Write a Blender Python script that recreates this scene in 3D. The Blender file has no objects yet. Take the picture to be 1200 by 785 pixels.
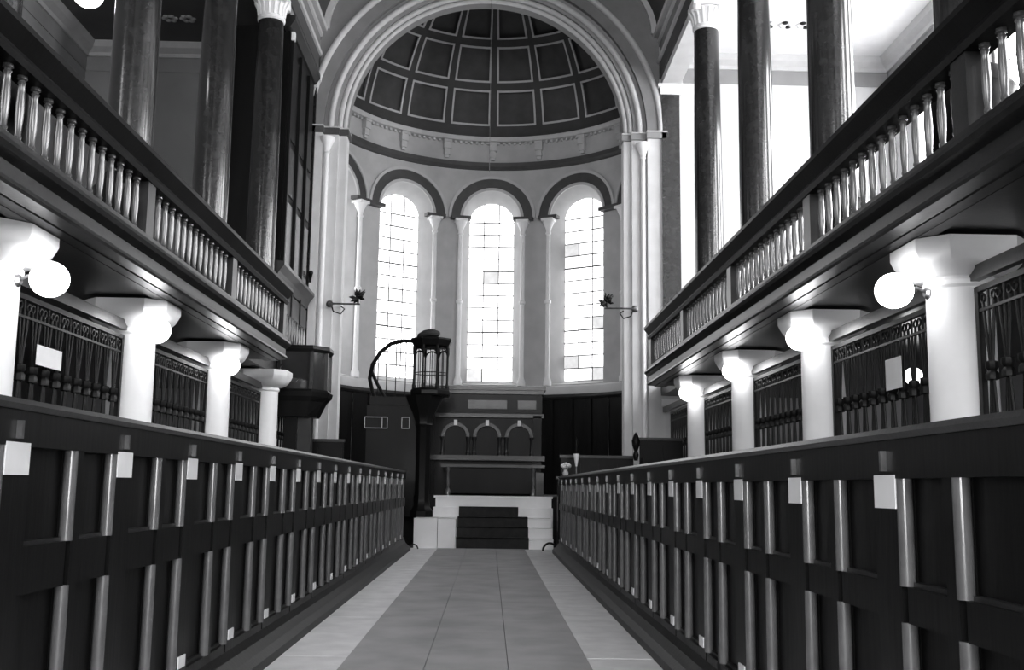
import bpy, math, random
from mathutils import Matrix, Vector
random.seed(7)
PI = math.pi
S = bpy.context.scene
C = S.collection
# ------------------------------------------------------------------ camera, world, exposure
def make_camera():
    pitch, yaw, roll, f = math.radians(8.2934), math.radians(1.1473), 0.013, 1220.0
    cp, sp, cy, sy = math.cos(pitch), math.sin(pitch), math.cos(yaw), math.sin(yaw)
    fwd = Vector((sy*cp, cy*cp, sp)); right = Vector((cy, -sy, 0)); up = right.cross(fwd)
    c, s = math.cos(roll), math.sin(roll)
    r2, u2 = c*right + s*up, -s*right + c*up
    m = Matrix((( r2.x, u2.x, -fwd.x, 0.11), (r2.y, u2.y, -fwd.y, 0.0), (r2.z, u2.z, -fwd.z, 1.0), (0, 0, 0, 1)))
    cd = bpy.data.cameras.new('camera'); cd.sensor_width = 36; cd.sensor_fit = 'HORIZONTAL'; cd.lens = 36*f/1200
    cd.clip_start = .05; cd.clip_end = 200
    o = bpy.data.objects.new('camera', cd); C.objects.link(o); o.matrix_world = m
    S.camera = o
make_camera()
w = bpy.data.worlds.new('world'); S.world = w; w.use_nodes = True
w.node_tree.nodes['Background'].inputs[0].default_value = (.8, .8, .8, 1)
w.node_tree.nodes['Background'].inputs[1].default_value = 1.0
S.view_settings.view_transform = 'Standard'; S.view_settings.look = 'None'
S.view_settings.gamma = 1; S.view_settings.use_curve_mapping = False
S.view_settings.exposure = 0.5
# radiance of the window panes, the added rear panes and the lit globes
L_APSE, L_RIGHT, L_LEFT, L_REAR, L_AISLE, L_GLOBE = 2.3, 15.0, 6.0, 14.0, 4.0, 7.0

# ------------------------------------------------------------------ materials
MATS = {}
def mat(name, v, rough=.5, var=.15, scale=6, bump=0., bscale=40, coat=0., metal=0., emit=0., spec=.5, stretch=(1,1,1)):
    m = bpy.data.materials.new(name); m.use_nodes = True; MATS[name] = m
    nt = m.node_tree; b = nt.nodes['Principled BSDF']
    tc = nt.nodes.new('ShaderNodeTexCoord'); mp = nt.nodes.new('ShaderNodeMapping'); mp.inputs['Scale'].default_value = stretch
    nt.links.new(tc.outputs['Object'], mp.inputs[0])
    n = nt.nodes.new('ShaderNodeTexNoise'); n.inputs['Scale'].default_value = scale; n.inputs['Detail'].default_value = 5
    nt.links.new(mp.outputs[0], n.inputs['Vector'])
    r = nt.nodes.new('ShaderNodeValToRGB')
    a, c = v*(1-var), min(1, v*(1+var))
    r.color_ramp.elements[0].position = .3; r.color_ramp.elements[1].position = .7
    r.color_ramp.elements[0].color = (a, a, a*1.01, 1); r.color_ramp.elements[1].color = (c, c, c*1.01, 1)
    nt.links.new(n.outputs['Fac'], r.inputs[0])
    nt.links.new(r.outputs[0], b.inputs['Base Color'])
    b.inputs['Roughness'].default_value = rough; b.inputs['Metallic'].default_value = metal
    b.inputs['Specular IOR Level'].default_value = spec
    b.inputs['Coat Weight'].default_value = coat; b.inputs['Coat Roughness'].default_value = .12
    if bump:
        n2 = nt.nodes.new('ShaderNodeTexNoise'); n2.inputs['Scale'].default_value = bscale; n2.inputs['Detail'].default_value = 4
        nt.links.new(mp.outputs[0], n2.inputs['Vector'])
        bp = nt.nodes.new('ShaderNodeBump'); bp.inputs['Strength'].default_value = bump; bp.inputs['Distance'].default_value = .01
        nt.links.new(n2.outputs['Fac'], bp.inputs['Height']); nt.links.new(bp.outputs[0], b.inputs['Normal'])
    if emit:
        nt.links.new(r.outputs[0], b.inputs['Emission Color']); b.inputs['Emission Strength'].default_value = emit
    return m
WOOD = mat('dark_varnished_wood', .007, .4, .35, 3, .1, 30, coat=.03, spec=.1, stretch=(1, 1, .15))
WOODM = mat('worn_varnished_wood', .022, .35, .35, 4, .1, 30, coat=.12, spec=.3)
STREAKW = mat('polished_moulding', .13, .28, .2, 10, coat=1)  # pale tone paints the bright highlight streaks onto the pew beads
REARW = mat('rear_wall_paint', .12, .8, .1, 3)
BALW = mat('turned_wood', .09, .25, .25, 8, coat=.8)
FASC = mat('gallery_fascia_wood', .01, .35, .3, 2, .1, 20, coat=.08, spec=.25)
WHITE = mat('white_paint', .82, .45, .03, 5, .05, 30)
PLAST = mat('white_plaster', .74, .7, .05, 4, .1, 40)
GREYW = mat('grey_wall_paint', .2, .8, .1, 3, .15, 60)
APSEW = mat('apse_wall_paint', .45, .8, .08, 3, .15, 60)
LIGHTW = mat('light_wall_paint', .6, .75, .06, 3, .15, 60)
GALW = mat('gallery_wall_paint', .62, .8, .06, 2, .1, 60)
BAND = mat('grey_band_paint', .26, .75, .06, 3)
DARKP = mat('dark_band_paint', .06, .6, .15, 5)
COFF = mat('dark_coffer_paint', .055, .7, .2, 4, .1, 30)
RIB = mat('dome_rib_paint', .045, .7, .15, 4, .1, 30)
TRIMW = mat('pale_moulding_paint', .5, .6, .06, 6)
MARB = mat('dark_marble', .018, .18, .35, 9, coat=.3)
IRON = mat('wrought_iron', .006, .5, .3, 20, spec=.25)
BRASS = mat('dull_brass', .25, .3, .3, 20, metal=.9)
PLATE = mat('white_enamel', .93, .25, .03, 10, emit=0)
CARP = mat('grey_aisle_carpet', .42, .95, .14, 2.5, .4, 300)
STONE = mat('pale_floor_stone', .8, .75, .1, 5, .2, 80)
MARW = mat('white_step_stone', .85, .55, .03, 5, .05, 30)
CARD = mat('dark_stair_carpet', .022, .95, .25, 12, .4, 300)
GALD = mat('dim_gallery_paint', .26, .8, .06, 2, .1, 60)  # greyer wall paint with the left gallery's shade mixed into the tone
DIMC = mat('dark_gallery_ceiling_paint', .1, .8, .1, 2)  # ceiling paint below the cornice's tone, darkened further by painted-in left-side shade
FLOORD = mat('dark_floor_boards', .05, .6, .3, 3)
PAPER = mat('white_paper', .85, .8, .03, 8)
VAULT = mat('nave_vault_paint', .05, .8, .15, 3)
FABR = mat('dark_cushion', .02, .9, .3, 30)
GLASSD = mat('dark_glazing', .03, .05, .2, 3, coat=1)
FLOWER = mat('white_flowers', .8, .8, .15, 30)
LEAD = mat('window_lead', .04, .5, .2, 20)
SHAFTG = mat('inscription_relief', .12, .35, .3, 10, coat=.4)
PANE = [mat('daylit_glass_%s' % n, v, .3, .12, 7, emit=L_APSE) for n, v in (('clear', .98), ('pale', .42), ('tinted', .23))]
PANER = mat('daylit_plain_glass', .95, .3, .03, 5, emit=L_RIGHT)
PANEL_ = mat('daylit_shaded_glass', .95, .3, .03, 5, emit=L_LEFT)
PANEB = mat('daylit_rear_glass', .95, .3, .03, 5, emit=L_REAR)
PANEA = mat('daylit_aisle_glass', .95, .3, .2, 9, emit=L_AISLE)
GLOBE = mat('lit_opal_glass', .95, .2, .01, 5, emit=L_GLOBE)

# ------------------------------------------------------------------ mesh helpers
class MB:
    def __init__(s): s.v, s.f = [], []
    def quad(s, a, b, c, d):
        i = len(s.v); s.v += [a, b, c, d]; s.f.append((i, i+1, i+2, i+3)); return s
    def poly(s, pts):
        i = len(s.v); s.v += pts; s.f.append(tuple(range(i, i+len(pts)))); return s
    def box(s, x0, x1, y0, y1, z0, z1):
        i = len(s.v)
        s.v += [(x0,y0,z0),(x1,y0,z0),(x1,y1,z0),(x0,y1,z0),(x0,y0,z1),(x1,y0,z1),(x1,y1,z1),(x0,y1,z1)]
        s.f += [tuple(i+k for k in q) for q in ((0,3,2,1),(4,5,6,7),(0,1,5,4),(1,2,6,5),(2,3,7,6),(3,0,4,7))]
        return s
    def grid(s, rows, closed=False):          # rows of points, joined
        i = len(s.v); n = len(rows[0])
        for r in rows: s.v += r
        for a in range(len(rows)-1):
            for b in range(n if closed else n-1):
                c = (b+1) % n
                s.f.append((i+a*n+b, i+a*n+c, i+(a+1)*n+c, i+(a+1)*n+b))
        return s
    def lathe(s, prof, c=(0,0,0), n=20, cap=True, ph=0.):
        rows = [[(c[0]+r*math.cos(ph+2*PI*k/n), c[1]+r*math.sin(ph+2*PI*k/n), c[2]+z) for k in range(n)] for r, z in prof]
        i = len(s.v); s.grid(rows, True)
        if cap:
            s.f.append(tuple(range(i+n-1, i-1, -1))); j = i+(len(prof)-1)*n; s.f.append(tuple(range(j, j+n)))
        return s
    def sweep(s, prof, y0, y1):               # closed profile of (x,z), extruded along y
        n = len(prof); i = len(s.v)
        s.v += [(x, y0, z) for x, z in prof] + [(x, y1, z) for x, z in prof]
        for k in range(n):
            l = (k+1) % n; s.f.append((i+k, i+l, i+n+l, i+n+k))
        s.f.append(tuple(range(i+n-1, i-1, -1))); s.f.append(tuple(range(i+n, i+2*n))); return s
    def tube(s, pts, r, n=8):
        pts = [Vector(p) for p in pts]; rows = []
        rr = r if isinstance(r, (list, tuple)) else [r]*len(pts)
        for k, p in enumerate(pts):
            t = (pts[min(k+1, len(pts)-1)] - pts[max(k-1, 0)]).normalized()
            a = t.orthogonal().normalized() if k == 0 else (a - t*a.dot(t)).normalized()
            b = t.cross(a)
            rows.append([tuple(p + (a*math.cos(2*PI*q/n) + b*math.sin(2*PI*q/n))*rr[k]) for q in range(n)])
        i = len(s.v); s.grid(rows, True)
        s.f.append(tuple(range(i+n-1, i-1, -1))); j = i+(len(rows)-1)*n; s.f.append(tuple(range(j, j+n)))
        return s
    def arc(s, cx, cz, prof, y0, a0=0., a1=PI, n=48):   # profile of (r, depth) swept round an arch in an xz plane
        rows = []
        for k in range(n+1):
            t = a0+(a1-a0)*k/n
            rows.append([(cx+r*math.cos(t), y0+d, cz+r*math.sin(t)) for r, d in prof])
        i = len(s.v); m = len(prof); s.grid(rows, True)
        s.f.append(tuple(range(i, i+m))); j = i+n*m; s.f.append(tuple(range(j+m-1, j-1, -1))); return s
    def sphere(s, c, r, n=20, m=12, sz=1.):
        return s.lathe([(max(1e-4, r*math.sin(PI*k/m)), -r*sz*math.cos(PI*k/m)) for k in range(m+1)], c, n, False)
    def bend(s, fn): s.v = [fn(p) for p in s.v]; return s
    def mesh(s, name, m, smooth=False, angle=35):
        me = bpy.data.meshes.new(name); me.from_pydata([tuple(p) for p in s.v], [], s.f); me.update()
        if m is not None: me.materials.append(m)
        if smooth:
            me.shade_smooth(); me.set_sharp_from_angle(angle=math.radians(angle))
        return me
    def build(s, name, m, parent=None, smooth=False, kind=None):
        return inst(s.mesh(name, m, smooth), name, parent, kind=kind)
def inst(me, name, parent=None, loc=(0,0,0), rz=0., kind=None, sc=None):
    o = bpy.data.objects.new(name, me); C.objects.link(o); o.parent = parent
    o.location = loc; o.rotation_euler = (0, 0, rz)
    if sc: o.scale = sc
    if kind: o['kind'] = kind
    return o
def fixn(me):
    import bmesh
    b = bmesh.new(); b.from_mesh(me); bmesh.ops.recalc_face_normals(b, faces=b.faces); b.to_mesh(me); b.free(); return me
def thing(name, label, cat, loc=(0,0,0), group=None, rz=0., kind=None):
    o = bpy.data.objects.new(name, None); C.objects.link(o); o.location = loc; o.rotation_euler = (0, 0, rz)
    o.empty_display_size = .1
    if label: o['label'] = label
    if cat: o['category'] = cat
    if group: o['group'] = group
    if kind: o['kind'] = kind
    return o
def tag(o, label, cat, group=None):
    o['label'] = label; o['category'] = cat
    if group: o['group'] = group
    return o
def struct(name, label=None, cat=None):
    o = thing(name, label, cat); o['kind'] = 'structure'; return o
ORD = ['nearest', 'second', 'third', 'fourth', 'fifth', 'sixth', 'seventh', 'eighth', 'ninth', 'tenth', 'eleventh', 'twelfth',
       'thirteenth', 'fourteenth', 'fifteenth', 'sixteenth', 'seventeenth', 'eighteenth', 'nineteenth', 'twentieth']
SIDES = ((-1, 'left'), (1, 'right'))
YC = [7.36, 10.44, 13.52, 16.6]          # column stations in view
YC_ALL = [-4.96, -1.88, 1.2, 4.28] + YC
YW, YB = 20.3, -8.0                      # chancel wall, rear wall
XW = 8.2                                 # side walls
ZS, RA = 8.14, 2.83                      # chancel arch spring and radius
AX = -.07                                # arch axis

# ------------------------------------------------------------------ floor
fl = struct('floor', 'stone and board floor of the church', 'floor')
MB().box(-XW, XW, YB, YW+6, -.3, -.04).build('floor_base', FLOORD, fl)
slab = {}
y = -1.0; k = 0
while y < 17.2:
    ln = .92; y1 = min(y+ln, 17.25)
    for sx in (-1, 1):
        MB().box(min(sx*.705, sx*1.195), max(sx*.705, sx*1.195), y+.003, y1-.003, -.04, random.uniform(-.0015, .0015)).build('stone_slab', STONE, fl)
    y = y1
run = thing('aisle_carpet', 'long grey carpet laid in strips down the middle of the aisle', 'carpet')
for x0, x1 in ((-.70, -.235), (-.231, .231), (.235, .70)):
    MB().box(x0, x1, -1, 17.15, -.04, .006).build('carpet_strip', CARP, run)

# ------------------------------------------------------------------ walls, ceilings
def side_wall(sx, side, wins, pane, name_mat):
    r = struct('wall_'+side, ('pale plastered ' if sx > 0 else 'plastered ')+side+' side wall above and below the gallery', 'wall')
    x0, x1 = (XW, XW+.4)
    def bx(y0, y1, z0, z1): return (min(sx*x0, sx*x1), max(sx*x0, sx*x1), y0, y1, z0, z1)
    m = MB(); ys = YB
    for (a, b, z0, z1) in sorted(wins):
        m.box(*bx(ys, a, 0, 10)); m.box(*bx(a, b, 0, z0)); m.box(*bx(a, b, z1, 10)); ys = b
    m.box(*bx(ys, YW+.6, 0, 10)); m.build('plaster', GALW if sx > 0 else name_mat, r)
    # cornice and band
    MB().box(min(sx*(XW-.02), sx*XW), max(sx*(XW-.02), sx*XW), YB, YW, 9.23, 9.53).build('painted_band', BAND, r)
    pr = [(0, 9.53), (-.06, 9.53), (-.08, 9.6), (-.2, 9.68), (-.24, 9.78), (-.24, 9.8), (0, 9.8)]
    MB().sweep([(sx*(XW+a), z) for a, z in pr], YB, YW).build('cornice', TRIMW, r)
    for i, (a, b, z0, z1) in enumerate(sorted(wins)):
        g = struct('window_%s_%d' % (side, i+1))
        nc, nr = 3, max(2, round((z1-z0)/.62))
        for p in range(nc):
            for q in range(nr):
                ya, yb = a+(b-a)*p/nc+.02, a+(b-a)*(p+1)/nc-.02; za, zb = z0+(z1-z0)*q/nr+.02, z0+(z1-z0)*(q+1)/nr-.02
                X = sx*(XW+.25); P = [(X, ya, za), (X, yb, za), (X, yb, zb), (X, ya, zb)]
                if sx > 0: P = P[::-1]
                MB().poly(P).build('pane', pane, g)
        fm = MB()
        for p in range(nc+1):
            yy = a+(b-a)*p/nc; fm.box(min(sx*(XW+.2), sx*(XW+.3)), max(sx*(XW+.2), sx*(XW+.3)), max(a, yy-.02), min(b, yy+.02), z0, z1)
        for q in range(nr+1):
            zz = z0+(z1-z0)*q/nr; fm.box(min(sx*(XW+.21), sx*(XW+.29)), max(sx*(XW+.21), sx*(XW+.29)), a, b, max(z0, zz-.02), min(z1, zz+.02))
        fm.build('window_frame', WHITE, g)
        g['label'] = 'tall paned window in the %s side wall' % side; g['category'] = 'window'
side_wall(1, 'right', [(-4, -2.4, 4.6, 8.4), (2.3, 3.9, 4.6, 8.6), (5.6, 7.2, 4.6, 8.6), (8.7, 10.3, 4.6, 8.6), (11.8, 13.4, 4.6, 8.6), (14.9, 16.5, 4.6, 8.6), (17.6, 19.0, 4.6, 8.6)], PANER, GALW)
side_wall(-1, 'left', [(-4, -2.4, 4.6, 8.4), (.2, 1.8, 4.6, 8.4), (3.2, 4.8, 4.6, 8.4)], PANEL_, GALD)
# rear wall behind the camera
rw = struct('wall_rear', 'rear wall behind the viewer', 'wall')
m = MB(); lows = [(-7.4, -2.2, .5, 2.4), (2.2, 7.4, .5, 2.4)]; holes = [(-6.6, -4.6, 4.4, 8.6), (-2.9, -1.1, 4.4, 9.6), (-.9, .9, 4.4, 10.4), (1.1, 2.9, 4.4, 9.6), (4.6, 6.6, 4.4, 8.6)]  # lows: glowing panels added on the solid wall to streak the pew stiles
xs = -XW-.4
for a, b, z0, z1 in holes:
    m.box(xs, a, YB-.4, YB, 0, 13); m.box(a, b, YB-.4, YB, 0, z0); m.box(a, b, YB-.4, YB, z1, 13); xs = b
m.box(xs, XW+.4, YB-.4, YB, 0, 13); m.build('plaster', REARW, rw)
for i, (a, b, z0, z1) in enumerate(holes+lows):  # unseen panes; the upper ones added as frontal light for the nave
    g = struct('window_rear_%d' % (i+1), 'window in the rear wall', 'window')
    nr = 7 if z0 > 3 else 2; yo = 0 if z0 > 3 else .27
    for p in range(3):
        for q in range(nr):
            xa, xb = a+(b-a)*p/3+.02, a+(b-a)*(p+1)/3-.02; za, zb = z0+(z1-z0)*q/nr+.02, z0+(z1-z0)*(q+1)/nr-.02
            MB().quad((xa, YB-.2+yo, za), (xa, YB-.2+yo, zb), (xb, YB-.2+yo, zb), (xb, YB-.2+yo, za)).build('pane', PANEB, g)
    fm = MB()
    for p in range(4): fm.box(a+(b-a)*p/3-.02, a+(b-a)*p/3+.02, YB-.24+yo, YB-.16+yo, z0, z1)
    for q in range(nr+1): fm.box(a, b, YB-.23+yo, YB-.17+yo, z0+(z1-z0)*q/nr-.02, z0+(z1-z0)*q/nr+.02)
    fm.build('window_frame', WHITE, g)
g = struct('door_1', 'panelled double doors at the rear of the aisle', 'door')
for sx in (-1, 1):
    MB().box(min(sx*.01, sx*.9), max(sx*.01, sx*.9), YB, YB+.05, -.04, 2.5).build('door_leaf', WOODM, g)
# chancel wall: the middle with the arch
cw = struct('wall_chancel', 'grey chancel wall pierced by a wide round arch', 'wall')
def arch_wall(x0, x1, z0, z1, hw, zs, y0, y1, cx, n=48):
    m = MB()
    for (ya, fl_) in ((y0, 0), (y1, 1)):
        def q(*p):
            m.poly(list(p) if not fl_ else list(p)[::-1])
        q((x0, ya, z0), (cx-hw, ya, z0), (cx-hw, ya, zs), (x0, ya, zs)); q((cx+hw, ya, z0), (x1, ya, z0), (x1, ya, zs), (cx+hw, ya, zs))
        q((x0, ya, zs), (cx-hw, ya, zs), (cx-hw, ya, z1), (x0, ya, z1)); q((cx+hw, ya, zs), (x1, ya, zs), (x1, ya, z1), (cx+hw, ya, z1))
        for k in range(n):
            a, b = PI-PI*k/n, PI-PI*(k+1)/n
            xa, xb = cx+hw*math.cos(a), cx+hw*math.cos(b)
            q((xa, ya, zs+hw*math.sin(a)), (xb, ya, zs+hw*math.sin(b)), (xb, ya, z1), (xa, ya, z1))
    pts = [(cx-hw, z0)]+[(cx+hw*math.cos(PI-PI*k/n), zs+hw*math.sin(PI-PI*k/n)) for k in range(n+1)]+[(cx+hw, z0)]
    for (a, b), (c, d) in zip(pts, pts[1:]): m.quad((a, y0, b), (a, y1, b), (c, y1, d), (c, y0, d))
    return m
arch_wall(-3.47, 3.47, 0, 13, 3.47-.02, ZS, YW, YW+.2, AX*0).build('wall_face', GREYW, cw)
# stepped orders of the arch
def order(r0, r1, d0, d1, mt, nm):
    m = MB().arc(AX, ZS, [(r0, d0), (r1, d0), (r1, d1), (r0, d1)], YW); o = inst(fixn(m.mesh(nm, mt, True)), nm, cw)
arch_wall(-3.5, 3.5, 0, 13, RA, ZS, YW+.2, YW+.46, AX).build('inner_order', GREYW, cw)
order(3.28, 3.62, -.04, .2, GREYW, 'outer_order')
order(3.02, 3.28, .08, .2, BAND, 'middle_order')
def roll_(r, d, rad, mt=TRIMW):
    m = MB().arc(AX, ZS, [(r+rad*math.cos(2*PI*k/10), d+rad*math.sin(2*PI*k/10)) for k in range(10)], YW, n=64)
    inst(fixn(m.mesh('arch_roll', mt, True, 60)), 'arch_roll', cw)
roll_(3.56, -.04, .065); roll_(3.14, .05, .06); roll_(2.97, .17, .055); roll_(2.87, .2, .045)
# jambs below the impost
for sx, sd in SIDES:
    def X(a, b): return (min(AX+sx*a, AX+sx*b), max(AX+sx*a, AX+sx*b))
    MB().box(*X(3.28, 3.6), YW-.04, YW+.19, 0, 8.02).build('jamb', LIGHTW, cw)
    MB().box(*X(2.98, 3.28), YW+.08, YW+.19, 0, 8.02).build('jamb', LIGHTW, cw)
    MB().box(*X(RA-.01, 2.98), YW+.16, YW+.5, 0, 8.02).build('jamb', LIGHTW, cw)
    m = MB().lathe([(.05, .3), (.05, 7.6)], (AX+sx*3.2, YW+.03, 0), 14); m.build('colonnette', WHITE, cw, True)
    m = MB().lathe([(.05, 7.6), (.07, 7.63), (.06, 7.66), (.1, 7.78), (.15, 7.88), (.15, 7.94)], (AX+sx*3.2, YW+.03, 0), 14); m.build('capital', WHITE, cw, True)
    for a, b, d in ((3.26, 3.66, -.1), (2.96, 3.3, .02), (2.78, 3.0, .1)):
        MB().box(*X(a, b), YW+d, YW+.6, 8.02, 8.14).build('impost', DARKP if sx < 0 else BAND, cw)
        MB().box(*X(a-.0, b+.02), YW+d-.02, YW+.6, 8.14, 8.17).build('impost_fillet', TRIMW, cw)
# end walls of the aisles and galleries
for sx, sd in SIDES:
    r = struct('wall_end_'+sd, 'end wall of the %s gallery and aisle' % sd, 'wall')
    X = lambda a, b: (min(sx*a, sx*b), max(sx*a, sx*b))
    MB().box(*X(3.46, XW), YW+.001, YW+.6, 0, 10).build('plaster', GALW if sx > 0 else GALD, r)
    MB().box(*X(3.95, XW), YW-.02, YW, 9.23, 9.53).build('painted_band', BAND, r)
    m = MB(); pr = [(0, 9.53), (-.06, 9.53), (-.08, 9.6), (-.2, 9.68), (-.24, 9.78), (-.24, 9.8), (0, 9.8)]
    n = len(pr); i = 0
    m.v = [(sx*3.95, YW+a, z) for a, z in pr]+[(sx*XW, YW+a, z) for a, z in pr]
    for k in range(n): l = (k+1) % n; m.f.append((k, l, n+l, n+k))
    m.build('cornice', TRIMW, r)
    # dark pilaster with pale cap at the end of the colonnade
    MB().box(*X(3.5, 3.86), YW-.1, YW, 3.0, 8.94).build('pilaster', MARB, r)
    MB().box(*X(3.47, 3.9), YW-.13, YW, 8.94, 9.08).box(*X(3.42, 3.95), YW-.18, YW, 9.08, 9.15).build('pilaster_capital', WHITE, r)
    # pale panel and cap below the gallery
    MB().box(*X(3.5, 4.0), YW-.06, YW, 0, 2.6).build('lower_pilaster', LIGHTW, r)
    MB().box(*X(3.46, 4.06), YW-.1, YW, 2.6, 2.74).build('lower_capital', WHITE, r)
    MB().box(*X(6.9, 7.3), YW-.05, YW, 0, 2.7).build('lower_pilaster', LIGHTW, r)
# nave vault, entablature, gallery ceilings
ce = struct('ceiling', 'dark barrel vault over the nave', 'ceiling')
rows = []
for yy in (YB, YW):
    rows.append([(3.42*math.cos(PI*k/40), yy, 10.25+2.1*math.sin(PI*k/40)) for k in range(41)])
MB().grid(rows).build('vault', VAULT, ce, True)
m = MB().arc(0, 10.25, [(3.42, -.1), (3.42, -.0), (3.3, 0), (3.3, -.1)], YW, n=48)
m.v = [(x, yy, 10.25+(z-10.25)*2.1/3.42) for x, yy, z in m.v]; inst(fixn(m.mesh('vault_rib', TRIMW, True)), 'vault_rib', ce)
for sx, sd in SIDES:
    r = struct('trim_'+sd, 'moulded entablature over the %s colonnade' % sd, 'entablature')
    MB().sweep([(sx*3.5, 9.15), (sx*3.88, 9.15), (sx*3.88, 9.8), (sx*3.5, 9.8)], YB, YW).build('architrave', GREYW if sx < 0 else LIGHTW, r)  # right side coloured paler, window light on the soffit painted in
    MB().box(min(sx*3.47, sx*3.5), max(sx*3.47, sx*3.5), YB, YW, 9.3, 9.62).build('painted_band', DARKP, r)
    MB().sweep([(sx*3.5, 9.62), (sx*3.43, 9.63), (sx*3.42, 9.7), (sx*3.5, 9.7)], YB, YW).build('moulding', TRIMW, r)
    MB().box(min(sx*3.48, sx*3.9), max(sx*3.48, sx*3.9), YB, YW, 9.8, 10.25).build('frieze', GREYW, r)
    MB().sweep([(sx*3.5, 10.06), (sx*3.44, 10.08), (sx*3.43, 10.13), (sx*3.5, 10.13)], YB, YW).build('moulding', TRIMW, r)
    MB().sweep([(sx*3.6, 10.17), (sx*3.36, 10.19), (sx*3.34, 10.25), (sx*3.6, 10.26)], YB, YW).build('cornice', TRIMW, r)
    r = struct('ceiling_'+sd, 'flat plaster ceiling over the %s gallery' % sd, 'ceiling')
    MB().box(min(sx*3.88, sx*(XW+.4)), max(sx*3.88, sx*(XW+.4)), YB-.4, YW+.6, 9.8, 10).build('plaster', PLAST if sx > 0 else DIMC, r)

# ------------------------------------------------------------------ apse
ZC, R, X0 = 21.2, 3.75, .08
def cyl(p):                                 # (arc length, depth inwards, z) -> on the apse cylinder
    t = p[0]/R; rr = R-p[1]
    return (X0+rr*math.sin(t), ZC+rr*math.cos(t), p[2])
ap = struct('wall_apse', 'curved grey apse wall with round-headed windows', 'wall')
BAY = math.radians(33.5); HB = R*BAY/2
HW, SPR, SILL = .72, 7.5, 3.42              # reveal half width, arch spring, sill
def strip(m, s0, s1, z0, z1, n):
    for k in range(n):
        a, b = s0+(s1-s0)*k/n, s0+(s1-s0)*(k+1)/n
        m.quad((a, 0, z0), (b, 0, z0), (b, 0, z1), (a, 0, z1))
colon = MB().lathe([(.1, 3.38), (.1, 3.48), (.075, 3.55), (.06, 3.6), (.055, 5.35), (.08, 5.37), (.08, 5.43), (.055, 5.45), (.05, 7.05), (.07, 7.07), (.07, 7.1)], (0,0,0), 12).mesh('colonnette', WHITE, True)
capm = MB().lathe([(.055, 7.1), (.06, 7.16), (.09, 7.24), (.12, 7.3), (.15, 7.38)], (0,0,0), 12).box(-.15, .15, -.15, .15, 7.38, 7.44).mesh('capital', WHITE, True)
for i in range(-2, 3):
    c0 = i*R*BAY; m = MB()
    strip(m, c0-HB, c0+HB, 0, SILL, 10); strip(m, c0-HB, c0-HW, SILL, SPR, 3); strip(m, c0+HW, c0+HB, SILL, SPR, 3)
    strip(m, c0-HB, c0-HW, SPR, 9.3, 3); strip(m, c0+HW, c0+HB, SPR, 9.3, 3)
    n = 24
    for k in range(n):
        a, b = PI-PI*k/n, PI-PI*(k+1)/n
        m.quad((c0+HW*math.cos(a), 0, SPR+HW*math.sin(a)), (c0+HW*math.cos(b), 0, SPR+HW*math.sin(b)), (c0+HW*math.cos(b), 0, 9.3), (c0+HW*math.cos(a), 0, 9.3))
    m.bend(cyl).build('bay_wall', APSEW, ap, True)
    # splayed reveal down to the glass
    g0 = .505; D = -.4
    hole = lambda h, s: [(c0-h, s)]+[(c0-h, s+(SPR-s)*k/6) for k in range(1, 6)]+[(c0+h*math.cos(PI-PI*k/n), SPR+h*math.sin(PI-PI*k/n)) for k in range(n+1)]+[(c0+h, SPR-(SPR-s)*k/6) for k in range(1, 7)]
    A = [(x, 0, z) for x, z in hole(HW, SILL)]; B = [(x, D, z) for x, z in hole(g0, SILL+.1)]
    MB().grid([A, B]).quad(A[0], A[-1], B[-1], B[0]).bend(cyl).build('window_reveal', APSEW, ap, True)
    # archivolt: pale inner bead, dark band, pale hood
    for r0, r1, d, mt, nm in ((HW, .79, .04, TRIMW, 'arch_bead'), (.79, 1.02, .02, DARKP, 'arch_band'), (1.02, 1.09, .05, TRIMW, 'hood_moulding')):
        a = MB().arc(c0, SPR, [(r0, 0), (r1, 0), (r1, d), (r0, d)], 0, n=32).bend(cyl)
        inst(fixn(a.mesh(nm, mt, True)), nm, ap)
    for sg in (-1, 1):
        s0 = c0+sg*R*math.radians(12 if i == 0 else 11.4)
        if not (abs(i) == 1 and sg*i > 0):
            p = cyl((s0, .1, 0)); inst(colon, 'colonnette', ap, p); inst(capm, 'capital', ap, p, -s0/R)
        if abs(i) == 1 and sg*i > 0: s0 = c0+sg*R*math.radians(14.8)
        a = MB()
        for k in range(4): a.box(s0-.25+.125*k, s0-.125+.125*k, 0, .2, 7.44, 7.52)
        a.bend(cyl).build('impost', DARKP, ap)
for sg in (-1, 1):
    m = MB(); strip(m, sg*2.5*R*BAY, sg*R*math.radians(98), 0, 9.3, 4); m.bend(cyl).build('bay_wall', APSEW, ap, True)
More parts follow.
